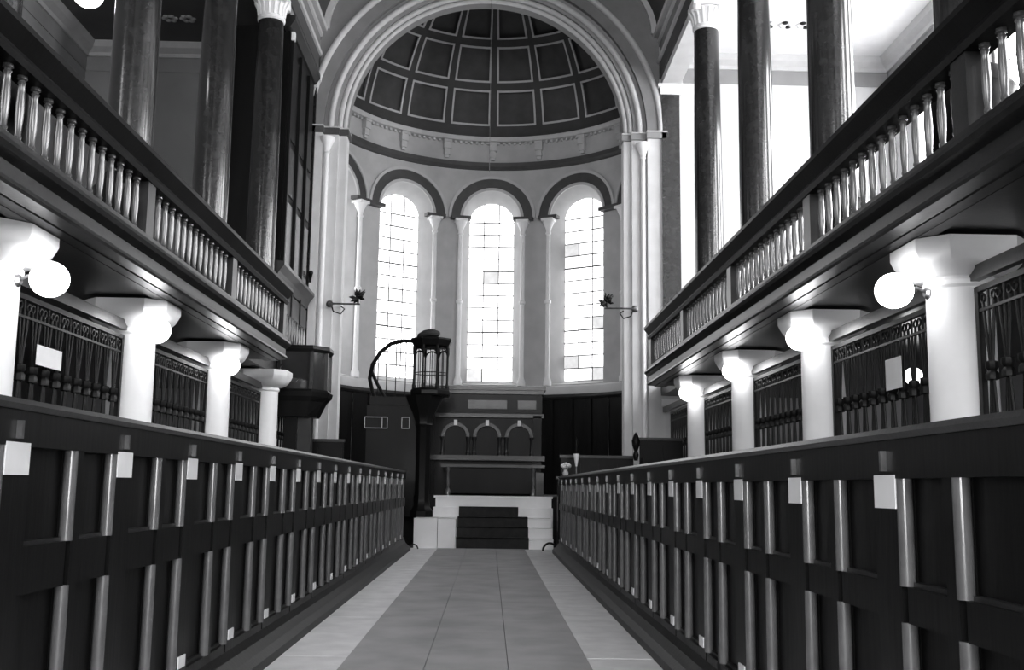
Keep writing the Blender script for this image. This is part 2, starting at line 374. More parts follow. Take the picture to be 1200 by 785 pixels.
# one window per bay
for i in range(-2, 3):
    c0 = i*R*BAY; g0 = .505; zb = SILL+.1
    nm = {-2: 'furthest left', -1: 'left', 0: 'central', 1: 'right', 2: 'furthest right'}[i]
    g = struct('window_%d' % (i+3), 'tall round-headed stained glass window, %s of the apse' % nm, 'window')
    nr = 13; dz = (SPR-zb)/nr; nc = 3; dx = 2*g0/nc
    def pane(pts, mt):
        MB().poly(pts).bend(cyl).build('pane', mt, g)
    e = .011
    for q in range(nr):
        for p in range(nc):
            x0, x1 = c0-g0+p*dx, c0-g0+(p+1)*dx
            rv = random.random()
            low = q < 2
            mt = PANE[0] if rv < (.4 if low else .88) else PANE[1] if rv < (.8 if low else .98) else PANE[2]
            pane([(x0+e, -.4, zb+q*dz+e), (x1-e, -.4, zb+q*dz+e), (x1-e, -.4, zb+(q+1)*dz-e), (x0+e, -.4, zb+(q+1)*dz-e)], mt)
    for p in range(nc):                       # the round head
        x0, x1 = -g0+p*dx+e, -g0+(p+1)*dx-e
        xs = [x0+(x1-x0)*k/8 for k in range(9)]
        pane([(c0+x0, -.4, SPR+e), (c0+x1, -.4, SPR+e)]+[(c0+x, -.4, max(SPR+e, SPR+math.sqrt(max(0, g0*g0-x*x))-e)) for x in xs[::-1]], PANE[0])
    ld = MB()
    for q in range(0, nr+1): ld.box(c0-g0, c0+g0, -.41, -.395, zb+q*dz-e*(1.5 if q % 5 == 4 else 1), zb+q*dz+e*(1.5 if q % 5 == 4 else 1))
    for p in range(1, nc): ld.box(c0-g0+p*dx-e, c0-g0+p*dx+e, -.41, -.396, zb, SPR+.5)
    ld.bend(cyl).build('lead', LEAD, g)
# sill band and cornice: profiles turned on the apse axis
T0, T1 = math.radians(-97), math.radians(97)
def turned(prof, nm, mt, parent, n=64, t0=T0, t1=T1, sm=True):
    rows = [[(X0+r*math.sin(t0+(t1-t0)*k/n), ZC+r*math.cos(t0+(t1-t0)*k/n), z) for r, z in prof] for k in range(n+1)]
    me = MB().grid(rows, True).mesh(nm, mt, sm); return inst(fixn(me), nm, parent)
turned([(3.76, 3.16), (3.6, 3.16), (3.58, 3.2), (3.58, 3.34), (3.62, 3.38), (3.76, 3.38)], 'sill_band', LIGHTW, ap)
turned([(3.76, 8.74), (3.66, 8.74), (3.6, 8.8), (3.6, 8.9), (3.68, 8.92), (3.76, 8.92)], 'dark_string', DARKP, ap)
turned([(3.76, 8.92), (3.72, 8.92), (3.72, 9.42), (3.76, 9.42)], 'frieze', APSEW, ap)
turned([(3.76, 9.42), (3.58, 9.44), (3.55, 9.5), (3.55, 9.54), (3.76, 9.56)], 'cornice', TRIMW, ap)
cb = MB().box(-.09, .09, 0, .14, 9.2, 9.42).box(-.07, .07, 0, .1, 9.05, 9.2).box(-.1, .1, 0, .16, 9.36, 9.42).box(-.05, .05, 0, .07, 8.98, 9.05)
cb = cb.bend(lambda p: (p[0], -p[1], p[2])); fixme = cb.mesh('corbel', TRIMW); fixn(fixme)
for k in range(-4, 5):
    t = math.radians(18*k); inst(fixme, 'corbel', ap, (X0+3.72*math.sin(t), ZC+3.72*math.cos(t), 0), -t)
dn = fixn(MB().box(-.03, .03, -.06, 0, 9.38, 9.43).mesh('dentil', TRIMW))
for k in range(-40, 41):
    t = math.radians(2.1*k); inst(dn, 'dentil', ap, (X0+3.7*math.sin(t), ZC+3.7*math.cos(t), 0), -t)
# half dome with coffers
dm = struct('ceiling_apse', 'dark coffered half dome over the apse', 'ceiling')
ZD, RD = 9.25, 3.72
def sph(t, e, d=0.):
    rr = RD-d; t = math.radians(t); e = math.radians(e)
    return (X0+rr*math.cos(e)*math.sin(t), ZC+rr*math.cos(e)*math.cos(t), ZD+rr*math.sin(e))
def sphq(m, t0, t1, e0, e1, d, n=4, k=4):
    m.grid([[sph(t0+(t1-t0)*a/n, e0+(e1-e0)*b/k, d) for a in range(n+1)] for b in range(k+1)])
rowsE = [(9.4, 22.8), (25.6, 39.0), (41.8, 55.0), (57.6, 69.0)]
rib = MB()
for k in range(-5, 5):                        # ribs and bands in front of the sunk panels
    sphq(rib, 18*k+16.7, 18*k+19.3, 5, 84, .0, 2, 24)
ee = [4.0]+[x for r_ in rowsE for x in r_]+[84]
for q in range(0, len(ee), 2): sphq(rib, -97, 97, ee[q], ee[q+1], 0., 48, 3)
sphq(rib, -97, 97, 84, 90, 0, 48, 2)
sphq(rib, -97, 97, 4, 90, -.14, 48, 16)
rib.build('dome_ribs', RIB, dm, True)
for k in range(-5, 5):
    for e0, e1 in rowsE:
        t0, t1 = 18*k+1.3, 18*k+16.7
        m = MB(); d = -.1
        sphq(m, t0, t1, e0, e1, d)
        m.build('coffer_panel', COFF, dm, True)
        fr = MB(); w_ = .75; wt = w_/math.cos(math.radians((e0+e1)/2))*.9
        for a0, a1, b0, b1 in ((t0, t1, e0, e0+w_), (t0, t1, e1-w_, e1), (t0, t0+wt, e0, e1), (t1-wt, t1, e0, e1)):
            n_ = 6 if a1-a0 > 5 else 1; k_ = 6 if b1-b0 > 5 else 1
            sphq(fr, a0, a1, b0, b1, .012, n_, k_)
        # sides of the coffer
        for a, b in (((t0, e0), (t1, e0)), ((t1, e0), (t1, e1)), ((t1, e1), (t0, e1)), ((t0, e1), (t0, e0))):
            fr.grid([[sph(a[0]+(b[0]-a[0])*q/5, a[1]+(b[1]-a[1])*q/5, dd) for q in range(6)] for dd in (.012, -.1)])
        fr.build('coffer_frame', TRIMW, dm)
# roof shell above the arch so that no daylight leaks in
MB().box(-4.2, 4.2, YW+.46, YW+.6, 11.1, 13.2).build('dome_upstand', GREYW, dm)
# dark curved panelling below the windows
pn = thing('wall_panelling', 'dark wooden panelling curving round the apse below the windows', 'panelling', (0, 0, 0))
for k in range(-11, 11):
    t0, t1 = math.radians(8*k), math.radians(8*(k+1))
    turned([(3.7, .85), (3.64, .85), (3.64, 3.1), (3.7, 3.1)], 'panel', WOOD, pn, 3, t0+.012, t1-.012, False)
    turned([(3.72, .85), (3.61, .85), (3.61, 3.16), (3.72, 3.16)], 'stile', WOOD, pn, 1, t0-.012, t0+.012, False)
turned([(3.72, 3.05), (3.6, 3.05), (3.56, 3.1), (3.56, 3.16), (3.72, 3.16)], 'capping', WOODM, pn)
# chancel platform and its white steps
pf = struct('floor_chancel', 'raised chancel floor', 'floor')
MB().box(-3.4, 3.4, 18.55, 20.9, -.04, .835).build('platform', WOOD, pf)
n = 32; pts = [(3.7*math.sin(math.radians(-90+180*k/n)), 20.9+3.9*math.cos(math.radians(-90+180*k/n))) for k in range(n+1)]
MB().poly([(x, yy, .835) for x, yy in pts]).build('apse_floor', FLOORD, pf)
st = thing('chancel_steps', 'broad white stone steps at the head of the aisle', 'steps')
for k, (y0, z0, z1) in enumerate(((17.2, 0, .16), (17.48, .16, .32), (17.76, .32, .475))):
    MB().box(-.42, 1.17, y0, 18.2, z0, z1-.02).box(-.42, 1.17, y0-.02, 18.2, z1-.02, z1).build('step', MARW, st)
MB().box(-1.1, -.72, 17.2, 18.2, 0, .475).build('side_block', MARW, st); MB().box(-.712, -.425, 17.21, 18.2, 0, .47).build('side_block', MARW, st)
MB().box(-.84, 1.22, 18.2, 18.55, 0, .64).build('upper_step', MARW, st)
MB().box(-.81, 1.2, 18.28, 18.55, .64, .835).box(-.84, 1.22, 18.25, 18.55, .8, .836).build('upper_step', MARW, st)
sc_ = thing('stair_carpet', 'dark carpet runner climbing the white chancel steps', 'carpet')
yz = [(17.165, .006), (17.165, .17), (17.45, .17), (17.45, .33), (17.73, .33), (17.73, .485), (18.15, .485)]
m = MB()
for (a, b), (c, d) in zip(yz, yz[1:]):
    m.box(-.41, .77, min(a, c)-.008, max(a, c)+.008, min(b, d)-.008, max(b, d)+.008)
m.build('lower_runner', CARD, sc_)
MB().box(-.4, .62, 18.16, 18.19, .48, .65).box(-.4, .62, 18.16, 18.27, .64, .655).build('upper_runner', CARD, sc_)
# iron boot scrapers / pew end hoops by the steps
hm = MB().tube([(0.12*math.cos(t), 0, .12*math.sin(t)) for t in [PI*k/12 for k in range(13)]], .018, 8).mesh('hoop', IRON, True)
tag(inst(hm, 'iron_hoop', None, (1.09, 16.85, 0), .4), 'small dark iron hoop on the floor right of the steps', 'hoop')
tag(inst(hm, 'iron_hoop', None, (-1.08, 16.95, 0), .3, sc=(.6, .6, .6)), 'small dark iron hoop on the floor left of the steps', 'hoop')

# ------------------------------------------------------------------ galleries
POSTS = [-6.25, -3.2, -.15, 2.9, 5.95, 9.0, 12.05, 15.1]
bal = MB().lathe([(.034, 3.14), (.034, 3.17), (.02, 3.18), (.027, 3.2), (.02, 3.22), (.027, 3.32), (.029, 3.4), (.024, 3.5), (.02, 3.55), (.028, 3.565), (.02, 3.58), (.034, 3.59), (.034, 3.62)], (0,0,0), 12).mesh('baluster', BALW, True)
for sx, sd in SIDES:
    yend = 15.2 if sx < 0 else 18.25
    g = thing('gallery', 'dark wooden %s gallery with a balustraded front on white columns' % sd, 'gallery')
    X = lambda x: sx*x
    def sw(prof, nm, mt, y0=YB+.1, y1=yend, sm=False):
        inst(fixn(MB().sweep([(sx*x, z) for x, z in prof], y0, y1).mesh(nm, mt, sm)), nm, g)
    sw([(2.9, 3.61), (2.88, 3.65), (2.9, 3.69), (2.86, 3.74), (2.82, 3.79), (2.82, 3.83), (2.87, 3.88), (3.11, 3.88), (3.15, 3.83), (3.15, 3.77), (3.1, 3.7), (3.08, 3.61)], 'handrail', WOOD)
    sw([(2.88, 3.06), (2.88, 3.12), (2.92, 3.14), (3.06, 3.14), (3.08, 3.06)], 'bottom_rail', FASC)
    sw([(2.84, 2.99), (2.82, 3.02), (2.84, 3.06), (3.08, 3.06), (3.08, 2.96), (2.9, 2.95)], 'cornice', WOODM)
    sw([(2.9, 2.84), (2.9, 2.95), (3.05, 2.95), (3.05, 2.84)], 'fascia', FASC)
    sw([(2.88, 2.8), (2.87, 2.82), (2.88, 2.85), (3.0, 2.85), (3.0, 2.79)], 'lower_moulding', WOODM)
    sw([(3.0, 2.78), (2.99, 2.8), (3.0, 2.82), (3.1, 2.82), (3.1, 2.778)], 'lower_moulding', FASC)
    sw([(3.1, 2.774), (3.1, 2.8), (3.2, 2.8), (3.2, 2.774)], 'lower_moulding', WOODM)
    sw([(3.05, 2.8), (3.05, 3.0), (XW, 3.0), (XW, 2.8)], 'gallery_floor', WOODM, YB+.1, yend)
    sw([(3.45, 2.8), (3.45, 3.0), (XW, 3.0), (XW, 2.8)], 'gallery_floor', WOODM, yend, YW)
    sw([(3.47, 2.47), (3.47, 2.57), (3.53, 2.57), (3.53, 2.47)], 'beam', WOODM, YB+.1, YW-.1)
    ps = POSTS+([18.15] if sx > 0 else [])
    pm = MB().box(-.07, .07, -.1, .1, 3.14, 3.62).mesh('post', WOODM)
    for p in ps: inst(pm, 'post', g, (sx*2.98, p, 0))
    for a, b in zip(ps, ps[1:]):
        if b < -1: continue
        nb = 14
        for k in range(nb):
            inst(bal, 'baluster', g, (sx*2.98, a+.1+(b-a-.2)*(k+.5)/nb, 0))
    MB().box(min(X(2.95), X(3.0)), max(X(2.95), X(3.0)), yend-.02, yend, 3.06, 3.7).box(min(X(3.0), X(3.6)), max(X(3.0), X(3.6)), yend-.05, yend, 2.8, 3.72).build('end_panel', WOOD, g)
    # stepped gallery seating behind the front
    if 1:
        for k in range(4):
            MB().box(min(X(4.4+k), X(XW)), max(X(4.4+k), X(XW)), YB+.2, YW-.3 if sx > 0 else 17.2, 3.0+.3*k, 3.3+.3*k).build('seating_tier', FLOORD, g)

# ------------------------------------------------------------------ columns
def octa(r, z, c=.35):   # square with cut corners
    k = r*(1-c)
    return [(r, -k, z), (r, k, z), (k, r, z), (-k, r, z), (-r, k, z), (-r, -k, z), (-k, -r, z), (k, -r, z)]
low_shaft = MB().lathe([(.235, 0), (.235, 1.2), (.23, 2.45)], (0,0,0), 28).mesh('shaft', WHITE, True)
lc = MB().lathe([(.23, 2.44), (.25, 2.46), (.25, 2.49), (.235, 2.51), (.25, 2.53)], (0,0,0), 28)
lv = [octa(r_, z_, .42) for r_, z_ in ((.26, 2.52), (.315, 2.55), (.36, 2.6), (.39, 2.66), (.405, 2.7), (.405, 2.77))]
lc.grid(lv, True); lc.poly(lv[-1]); lc.poly(lv[0][::-1])
low_cap = lc.mesh('capital', WHITE, True)
low_base = MB().lathe([(.3, 0), (.3, .1), (.3, .14), (.3, .2), (.25, .26), (.235, .3)], (0,0,0), 28).mesh('base', WHITE, True)
up_shaft = MB().lathe([(.235, 3.35), (.235, 5.0), (.225, 6.8), (.205, 8.66)], (0,0,0), 32).mesh('shaft', MARB, True)
up_base = MB().lathe([(.33, 3.0), (.33, 3.82), (.31, 3.88), (.32, 3.95), (.28, 4.02), (.25, 4.08), (.235, 4.1)], (0,0,0), 28).mesh('base', WOOD, True)
uc = MB().lathe([(.205, 8.64), (.23, 8.66), (.23, 8.7), (.21, 8.72), (.22, 8.86), (.26, 8.98), (.25, 9.02)], (0,0,0), 32)
for k in range(16):
    t = 2*PI*k/16; uc.tube([(.21*math.cos(t), .21*math.sin(t), 8.73), (.235*math.cos(t), .235*math.sin(t), 8.88), (.285*math.cos(t), .285*math.sin(t), 8.98)], .022, 6)
for a in (-1, 1):
    for b in (-1, 1):
        uc.lathe([(.07, -.05), (.075, 0), (.07, .05)], (a*.2, b*.2, 8.99), 10)
uc.box(-.26, .26, -.26, .26, 9.03, 9.145)
up_cap = uc.mesh('capital', WHITE, True)
for sx, sd in SIDES:
    for yy in YC_ALL:
        vis = yy in YC; k = YC.index(yy) if vis else 0
        if vis:
            lab = 'stout white column under the %s gallery, %s from the viewer' % (sd, ['first', 'second', 'third', 'fourth'][k])
            lab2 = 'tall dark marble column on the %s gallery, %s from the viewer' % (sd, ['first', 'second', 'third', 'fourth'][k])
            if sx < 0: lab2 = 'tall dark marble column on the left gallery, '+['just beyond the left edge of the picture', 'first in view', 'second in view', 'third in view beside the organ case'][k]
        else:
            lab = 'white gallery column on the %s side behind the viewer' % sd; lab2 = 'dark marble gallery column on the %s side behind the viewer' % sd
        grp = 'lower white columns' if vis else 'lower columns behind the viewer on the '+sd
        t = thing('gallery_column', lab, 'column', (sx*3.5, yy, -.04), grp)
        inst(low_shaft, 'shaft', t, (0, 0, .04)); inst(low_cap, 'capital', t, (0, 0, .04)); inst(low_base, 'base', t, (0, 0, .0))
        t = thing('marble_column', lab2, 'column', (sx*3.66, yy, 0), 'upper marble columns' if vis else 'upper columns behind the viewer on the '+sd)
        inst(up_shaft, 'shaft', t); inst(up_cap, 'capital', t); inst(up_base, 'base', t)
# ------------------------------------------------------------------ globe lamps on the lower columns
GL = {(1, 0): (3.0, 2.43), (1, 1): (3.17, 2.5), (1, 2): (3.22, 2.51), (1, 3): (3.22, 2.5), (-1, 0): (3.02, 2.41), (-1, 1): (3.17, 2.47), (-1, 2): (3.22, 2.48)}
gm = MB().sphere((0,0,0), .135, 24, 16, .95).mesh('globe', GLOBE, True, 80)
for (sx, k), (gx, gz) in GL.items():
    sd = 'left' if sx < 0 else 'right'
    t = thing('globe_lamp', 'lit white globe lamp on the %s white column under the %s gallery' % (['nearest', 'second', 'third', 'fourth'][k], sd), 'lamp', (sx*3.265, YC[k], gz), 'globe lamps on the columns')
    dx = -sx*(3.265-gx)
    dy = -.06 if gx < 3.1 else -.28
    inst(gm, 'globe', t, (dx, dy, 0))
    MB().tube([(0, 0, .0), (dx*.3, dy*.3, .03), (dx*.75, dy*.75, .0)], .012, 8).build('arm', BRASS, t, True)
    inst(MB().lathe([(.001, -.012), (.05, -.01), (.05, .0), (.03, .02)], (0,0,0), 14).mesh('wall_rose', BRASS, True), 'wall_rose', t, (0, 0, 0)).rotation_euler = (0, -sx*PI/2, 0)
t = thing('aisle_pendant', 'small lit globe hanging in the right aisle, seen through the iron grille', 'lamp', (5.46, 13.0, 2.45))
inst(gm, 'globe', t, (0, 0, 0), sc=(.85, .85, .85)); MB().tube([(0, 0, .11), (0, 0, .35)], .01, 6).build('rod', BRASS, t)
# hanging lamp in the left gallery
t = thing('pendant_globe', 'lit globe hanging in the dark left gallery at the top edge', 'lamp', (-4.84, 12, 6.85))
inst(gm, 'globe', t, (0, 0, 0), sc=(1.35, 1.35, 1.35)); MB().tube([(0, 0, .16), (0, 0, 2.95)], .01, 6).build('rod', BRASS, t)
MB().lathe([(.04, .17), (.07, .16), (.08, .2), (.02, .25)], (0,0,0), 14).build('gallery_cap', BRASS, t, True)

# ------------------------------------------------------------------ iron grilles between the columns
def bars():
    m = MB()
    for sg in (-1, 1):
        m.tube([(0, sg*.075, 2.34), (0, sg*.06, 2.2), (0, sg*.018, 1.92), (0, sg*.018, 1.8), (0, sg*.05, 1.5), (0, sg*.06, 1.26)], .011, 6)
    m.tube([(0, 0, 2.42), (0, 0, 1.24)], .01, 6)
    m.lathe([(.012, 1.79), (.045, 1.8), (.045, 1.84), (.03, 1.86), (.045, 1.88), (.045, 1.92), (.012, 1.93)], (0,0,0), 8)
    for sg in (-1, 1):
        m.tube([(0, sg*.075+.03*math.cos(a), 2.37+.03*math.sin(a)) for a in [2*PI*q/10 for q in range(11)]], .009, 5)
    return m.mesh('bar', IRON, True)
barm = bars()
fr = MB().box(-.02, .02, -1.27, 1.27, 2.42, 2.46).box(-.02, .02, -1.27, 1.27, 1.2, 1.25).box(-.02, .02, -1.27, -1.22, 0, 2.46).box(-.02, .02, 1.22, 1.27, 0, 2.46).box(-.015, .015, -1.22, 1.22, 2.28, 2.3).mesh('frame', IRON)
pnl = MB().box(-.02, .02, -1.22, 1.22, 0, 1.2).mesh('lower_panel', WOOD)
for sx, sd in SIDES:
    for k, yy in enumerate([5.82]+[7.36+1.54+3.08*q for q in range(4)]):
        lab = 'black wrought iron grille between white columns under the %s gallery, %s bay' % (sd, ['nearest', 'second', 'third', 'fourth', 'furthest'][k])
        if sx < 0: lab = 'black wrought iron grille under the left gallery, '+['just beyond the left edge of the picture', 'first bay, with a white notice', 'second bay in view', 'third bay in view', 'furthest bay beside the glazed box'][k]
        t = thing('iron_grille', lab, 'grille', (sx*3.5, yy, -.04), 'iron grilles between the columns')
        inst(fr, 'frame', t); inst(pnl, 'lower_panel', t)
        for q in range(11): inst(barm, 'bar', t, (0, -1.22+2.44*(q+.5)/11, 0))
# notices on the grilles
t = tag(MB().box(-3.456, -3.452, 8.18, 8.66, 1.9, 2.06).build('paper_notice', PAPER), 'white paper notice hung on the left iron grille', 'notice')
t = tag(MB().box(3.452, 3.456, 8.36, 8.7, 1.84, 2.1).build('paper_notice', PAPER), 'white paper notice hung on the right iron grille', 'notice')

# ------------------------------------------------------------------ pews
def make_pew(sx, H, dz):
    L = .86 if sx < 0 else .848
    P = {}
    F = 1.2
    def b(nm, mt, *bx):
        m = MB()
        for x0, x1, y0, y1, z0, z1 in bx: m.box(min(sx*x0, sx*x1), max(sx*x0, sx*x1), y0, y1, z0, z1)
        P.setdefault(nm, []).append(m.mesh(nm, mt))
    z1, z2, z3 = .2, .665+dz*.3, .765+dz; z4 = 1.045+dz
    for y0, y1 in ((.2, .51), (.6, L)):
        b('lower_panel', WOOD, (F+.04, F+.06, y0, y1, .16, z2+.02)); b('upper_panel', WOOD, (F+.04, F+.06, y0, y1, z3-.02, z4+.02))
        b('panel_bead', WOODM, (F+.022, F+.04, y0, y1, z3, z3+.012)); b('panel_bead', WOODM, (F+.022, F+.04, y0, y1, z1, z1+.012))
    b('stile', WOOD, (F, F+.06, .026, .2, .16, z4)); b('stile', WOOD, (F, F+.06, .536, .6, .16, z4)); b('stile_back', WOOD, (F+.045, F+.06, 0, .03, .16, z4)); b('stile_back', WOOD, (F+.045, F+.06, .51, .54, .16, z4))
    for y0 in (0, .51):
        for za, zb in ((z1, z2), (z3, z4)):
            P.setdefault('bead', []).append(MB().lathe([(.021, za), (.021, zb)], (sx*(F+.016), y0+.024, 0), 14).mesh('bead', STREAKW, True))  # half-round strips added to carry the light streaks along each stile
    b('bottom_rail', WOOD, (F, F+.062, .2, L, .12, z1)); b('middle_rail', WOOD, (F+.004, F+.062, .2, .51, z2, z3)); b('middle_rail', WOOD, (F+.004, F+.062, .6, L, z2, z3))
    b('top_rail', WOOD, (F-.004, F+.065, 0, L, z4, H-.03))
    m = MB().sweep([(sx*x, z) for x, z in ((F-.01, H-.03), (F-.02, H-.015), (F-.01, H), (F+.08, H), (F+.09, H-.015), (F+.08, H-.03))], 0, L); P['capping'] = [fixn(m.mesh('capping', WOODM))]
    m = MB().sweep([(sx*x, z) for x, z in ((F-.1, -.04), (F-.1, .05), (F-.06, .08), (F-.02, .12), (F, .16), (F+.06, .16), (F+.06, -.04))], 0, L); P['base_moulding'] = [fixn(m.mesh('base_moulding', WOOD))]
    zp = z4-.035
    b('number_plate', PLATE, (F-.006, F, .035, .185, zp-.045, zp+.045))
    b('floor_plate', PLATE, (F-.006, F, .06, .16, .215, .265))
    b('latch', BRASS, (F-.02, F-.004, .09, .104, z4+.02, H-.06))
    b('seat', WOODM, (F+.1, 3.15, .25, L-.06, .42, .46)); b('seat_front', WOOD, (F+.1, 3.15, .25, .27, .0, .42))
    b('backrest', WOOD, (F+.07, 3.18, L-.05, L-.02, -.04, H-.12))
    return P, L
for sx, sd in SIDES:
    H, dz, y0 = (1.225, .05, 2.82-.86) if sx < 0 else (1.17, -.01, 2.755-.848)
    P, L = make_pew(sx, H, dz); n = 18 if sx < 0 else 18
    k = -1 if sx < 0 else 0
    while y0+L < 17.15:
        lab = 'dark panelled box pew %s the aisle, %s' % ('left of' if sx < 0 else 'right of', 'nearest the viewer' if k == 0 else ORD[k]+' from the viewer')
        if k < 0: lab = 'dark panelled box pew left of the aisle, just beyond the left edge of the picture'
        t = thing('box_pew', lab, 'pew', (0, y0, 0), 'box pews along the aisle')
        par = {}; hold = {'number_plate': 'stile', 'floor_plate': 'stile', 'latch': 'top_rail'}
        for nm, ms in P.items():
            for me in ms:
                o = inst(me, nm, t)
                if nm in ('stile', 'top_rail') and nm not in par: par[nm] = o
                if nm in hold: o.parent = par[hold[nm]]
        y0 += L; k += 1

# ------------------------------------------------------------------ chancel furniture
# panelled communion screen
cs = thing('communion_screen', 'dark carved wooden screen with round arches behind the white steps', 'screen', (0, 19.2, .836))
def cbx(nm, mt, x0, x1, y0, y1, z0, z1, par=None): return MB().box(x0, x1, y0-19.2, y1-19.2, z0-.836, z1-.836).build(nm, mt, par or cs)
cbx('body', WOOD, -1.06, 1.06, 19.28, 19.7, .84, 2.7)
m = MB().box(-1.12, 1.14, -.02, .5, 1.93, 2.0).box(-1.09, 1.11, .02, .5, 1.86, 1.93); m.build('cornice', WOODM, cs)
cbx('frieze', WOOD, -1.07, 1.07, 19.24, 19.28, 2.34, 2.68); cbx('frieze_panel', WOODM, -.3, .42, 19.225, 19.24, 2.42, 2.58); cbx('frieze_panel', WOODM, .62, .96, 19.225, 19.24, 2.42, 2.58)
cbx('string_course', WOODM, -1.1, 1.1, 19.2, 19.28, 2.26, 2.33)
for x in (-.52, .06, .65):
    m = MB().arc(x, 1.9-.836, [(.2, -.02), (.26, -.02), (.26, .08), (.2, .08)], 0, n=20)
    inst(fixn(m.mesh('arch_moulding', WOODM, True)), 'arch_moulding', cs)
    MB().box(x-.03, x+.03, -.05, .08, 1.27, 1.37).build('keystone', LIGHTW, cs)
    for sg in (-1, 1):
        MB().lathe([(.04, .72), (.045, .76), (.03, .78), (.03, 1.0), (.045, 1.03), (.05, 1.06)], (x+sg*.235, .03, 0), 10).build('colonnette', WOODM, cs, True)
    MB().arc(x, 1.9-.836, [(.001, .06), (.2, .06), (.2, .08), (.001, .08)], 0, n=16).box(x-.2, x+.2, .06, .08, .72, 1.064).build('arch_panel', WOOD, cs)
cbx('ledge', WOODM, -1.12, 1.12, 19.1, 19.3, 1.47, 1.56)
for x in (-.98, .98): cbx('side_pier', WOOD, x-.08, x+.08, 19.2, 19.3, .84, 2.3)
# communion table in front of it
ct = thing('communion_table', 'dark polished communion table in front of the carved screen', 'table', (0.1, 18.85, .836))
MB().box(-.85, 1.0, -.2, .2, .5, .55).build('table_top', WOODM, ct)
MB().box(-.7, .78, -.1, .12, .04, .5).build('front_panel', WOOD, ct)
for x in (-.72, .8):
    for yy in (-.14, .14):
        MB().lathe([(.045, 0), (.045, .1), (.025, .13), (.035, .28), (.025, .42), (.04, .45), (.04, .5)], (x, yy, 0), 12).build('leg', BALW, ct, True)
MB().box(.84, .98, -.12, .1, 0, .42).build('end_panel', WOODM, ct)
# pulpit
pu = thing('pulpit', 'tall dark openwork pulpit on a post with a curving stair rail', 'pulpit', (-.93, 18.0, .475))
zo = -.475
MB().lathe([(.2, 0), (.2, .1), (.15, .16), (.13, .3), (.13, 1.5), (.16, 1.56), (.15, 1.6), (.2, 1.75), (.3, 1.95), (.34, 2.05)], (-.1, 0, 0), 8, ph=PI/8).build('post', WOOD, pu, True)
MB().lathe([(.34, 2.05), (.36, 2.08), (.36, 2.14), (.33, 2.18)], (0, 0, 0), 8, ph=PI/8).build('floor_ring', WOOD, pu)
for k in range(8):
    t = PI/8+2*PI*k/8; p = (.31*math.cos(t), .31*math.sin(t), 0)
    MB().lathe([(.026, 2.18), (.026, 2.24), (.016, 2.27), (.014, 2.75), (.026, 2.8), (.026, 2.92)], p, 8).build('baluster_column', WOOD, pu, True)
    t2 = PI/8+2*PI*(k+1)/8; a = Vector((.31*math.cos(t), .31*math.sin(t), 0)); b = Vector((.31*math.cos(t2), .31*math.sin(t2), 0))
    mid = (a+b)/2; u = (b-a)/2
    pts = [tuple(mid+u*math.cos(PI*q/10)+Vector((0, 0, 2.74+.13*math.sin(PI*q/10)))) for q in range(11)]
    MB().tube(pts, .014, 6).build('arch', WOOD, pu, True)
    MB().tube([tuple(mid+Vector((0, 0, 2.18))), tuple(mid+Vector((0, 0, 2.87)))], .008, 6).tube([tuple(a+Vector((0, 0, 2.45))), tuple(b+Vector((0, 0, 2.45)))], .008, 6).build('tracery', WOOD, pu)
MB().lathe([(.28, 2.9), (.33, 2.92), (.36, 2.98), (.38, 3.02), (.37, 3.05), (.28, 3.05)], (0,0,0), 8, ph=PI/8).build('rim', WOOD, pu)
m = MB().lathe([(.02, 3.08), (.19, 3.09), (.205, 3.12), (.19, 3.16), (.1, 3.21), (.02, 3.22)], (-.05, -.06, 0), 16).bend(lambda p: (p[0], p[1], p[2]+.15*p[0])); m.build('book_rest', FABR, pu, True)
MB().tube([(-.03, -.05, 3.0), (-.03, -.05, 3.14)], .03, 8).build('rest_stem', BRASS, pu)
MB().tube([(-.33, .05, 3.02), (-.5, .1, 3.03), (-.72, .15, 2.98), (-.9, .2, 2.84), (-1.04, .25, 2.62), (-1.09, .3, 2.38), (-1.05, .33, 2.2), (-1.0, .35, 2.05)], .035, 10).build('stair_rail', WOOD, pu, True)
MB().tube([(-1.06, .3, 2.5), (-.95, .3, 2.28), (-.8, .3, 2.03)], .03, 8).build('stair_rail', WOOD, pu, True)
for x, zt in ((-.45, 3.02), (-.62, 3.0), (-.78, 2.93), (-.93, 2.8)):
    MB().tube([(x, .16, 2.0), (x, .16, zt)], .009, 6).build('rail_baluster', IRON, pu)
MB().box(-1.05, -.28, .1, .7, 1.9, 2.05).build('landing', WOOD, pu)
MB().box(-1.1, -.25, .12, .16, .0, 1.9).box(-.25, -.2, .12, .7, .36, 1.9).build('stair_side', WOOD, pu)
for k in range(6): MB().box(-1.05, -.3, .7+.2*k, .92+.2*k, 1.66-.24*k, 1.7-.24*k).build('tread', WOOD, pu)
# pale outlined boards on the stair side
hb = thing('hymn_board', 'long dark board outlined in pale paint on the pulpit stair', 'board', (-1.86, 18.09, 2.07))
def outline(par, w, h):
    for a in ((-w, w, -.02, 0, h-.01, h), (-w, w, -.02, 0, -h, -h+.01), (-w, -w+.01, -.02, 0, -h, h), (w-.01, w, -.02, 0, -h, h)): MB().box(*a).build('border', LIGHTW, par)
    MB().box(-w, w, .0, .02, -h, h).build('board', WOOD, par)
outline(hb, .2, .1); MB().box(.1, .11, -.02, 0, -.1, .1).build('border', LIGHTW, hb)
hb2 = thing('hymn_board', 'small dark board outlined in pale paint beside the pulpit post', 'board', (-1.35, 18.09, 2.07)); outline(hb2, .07, .1)
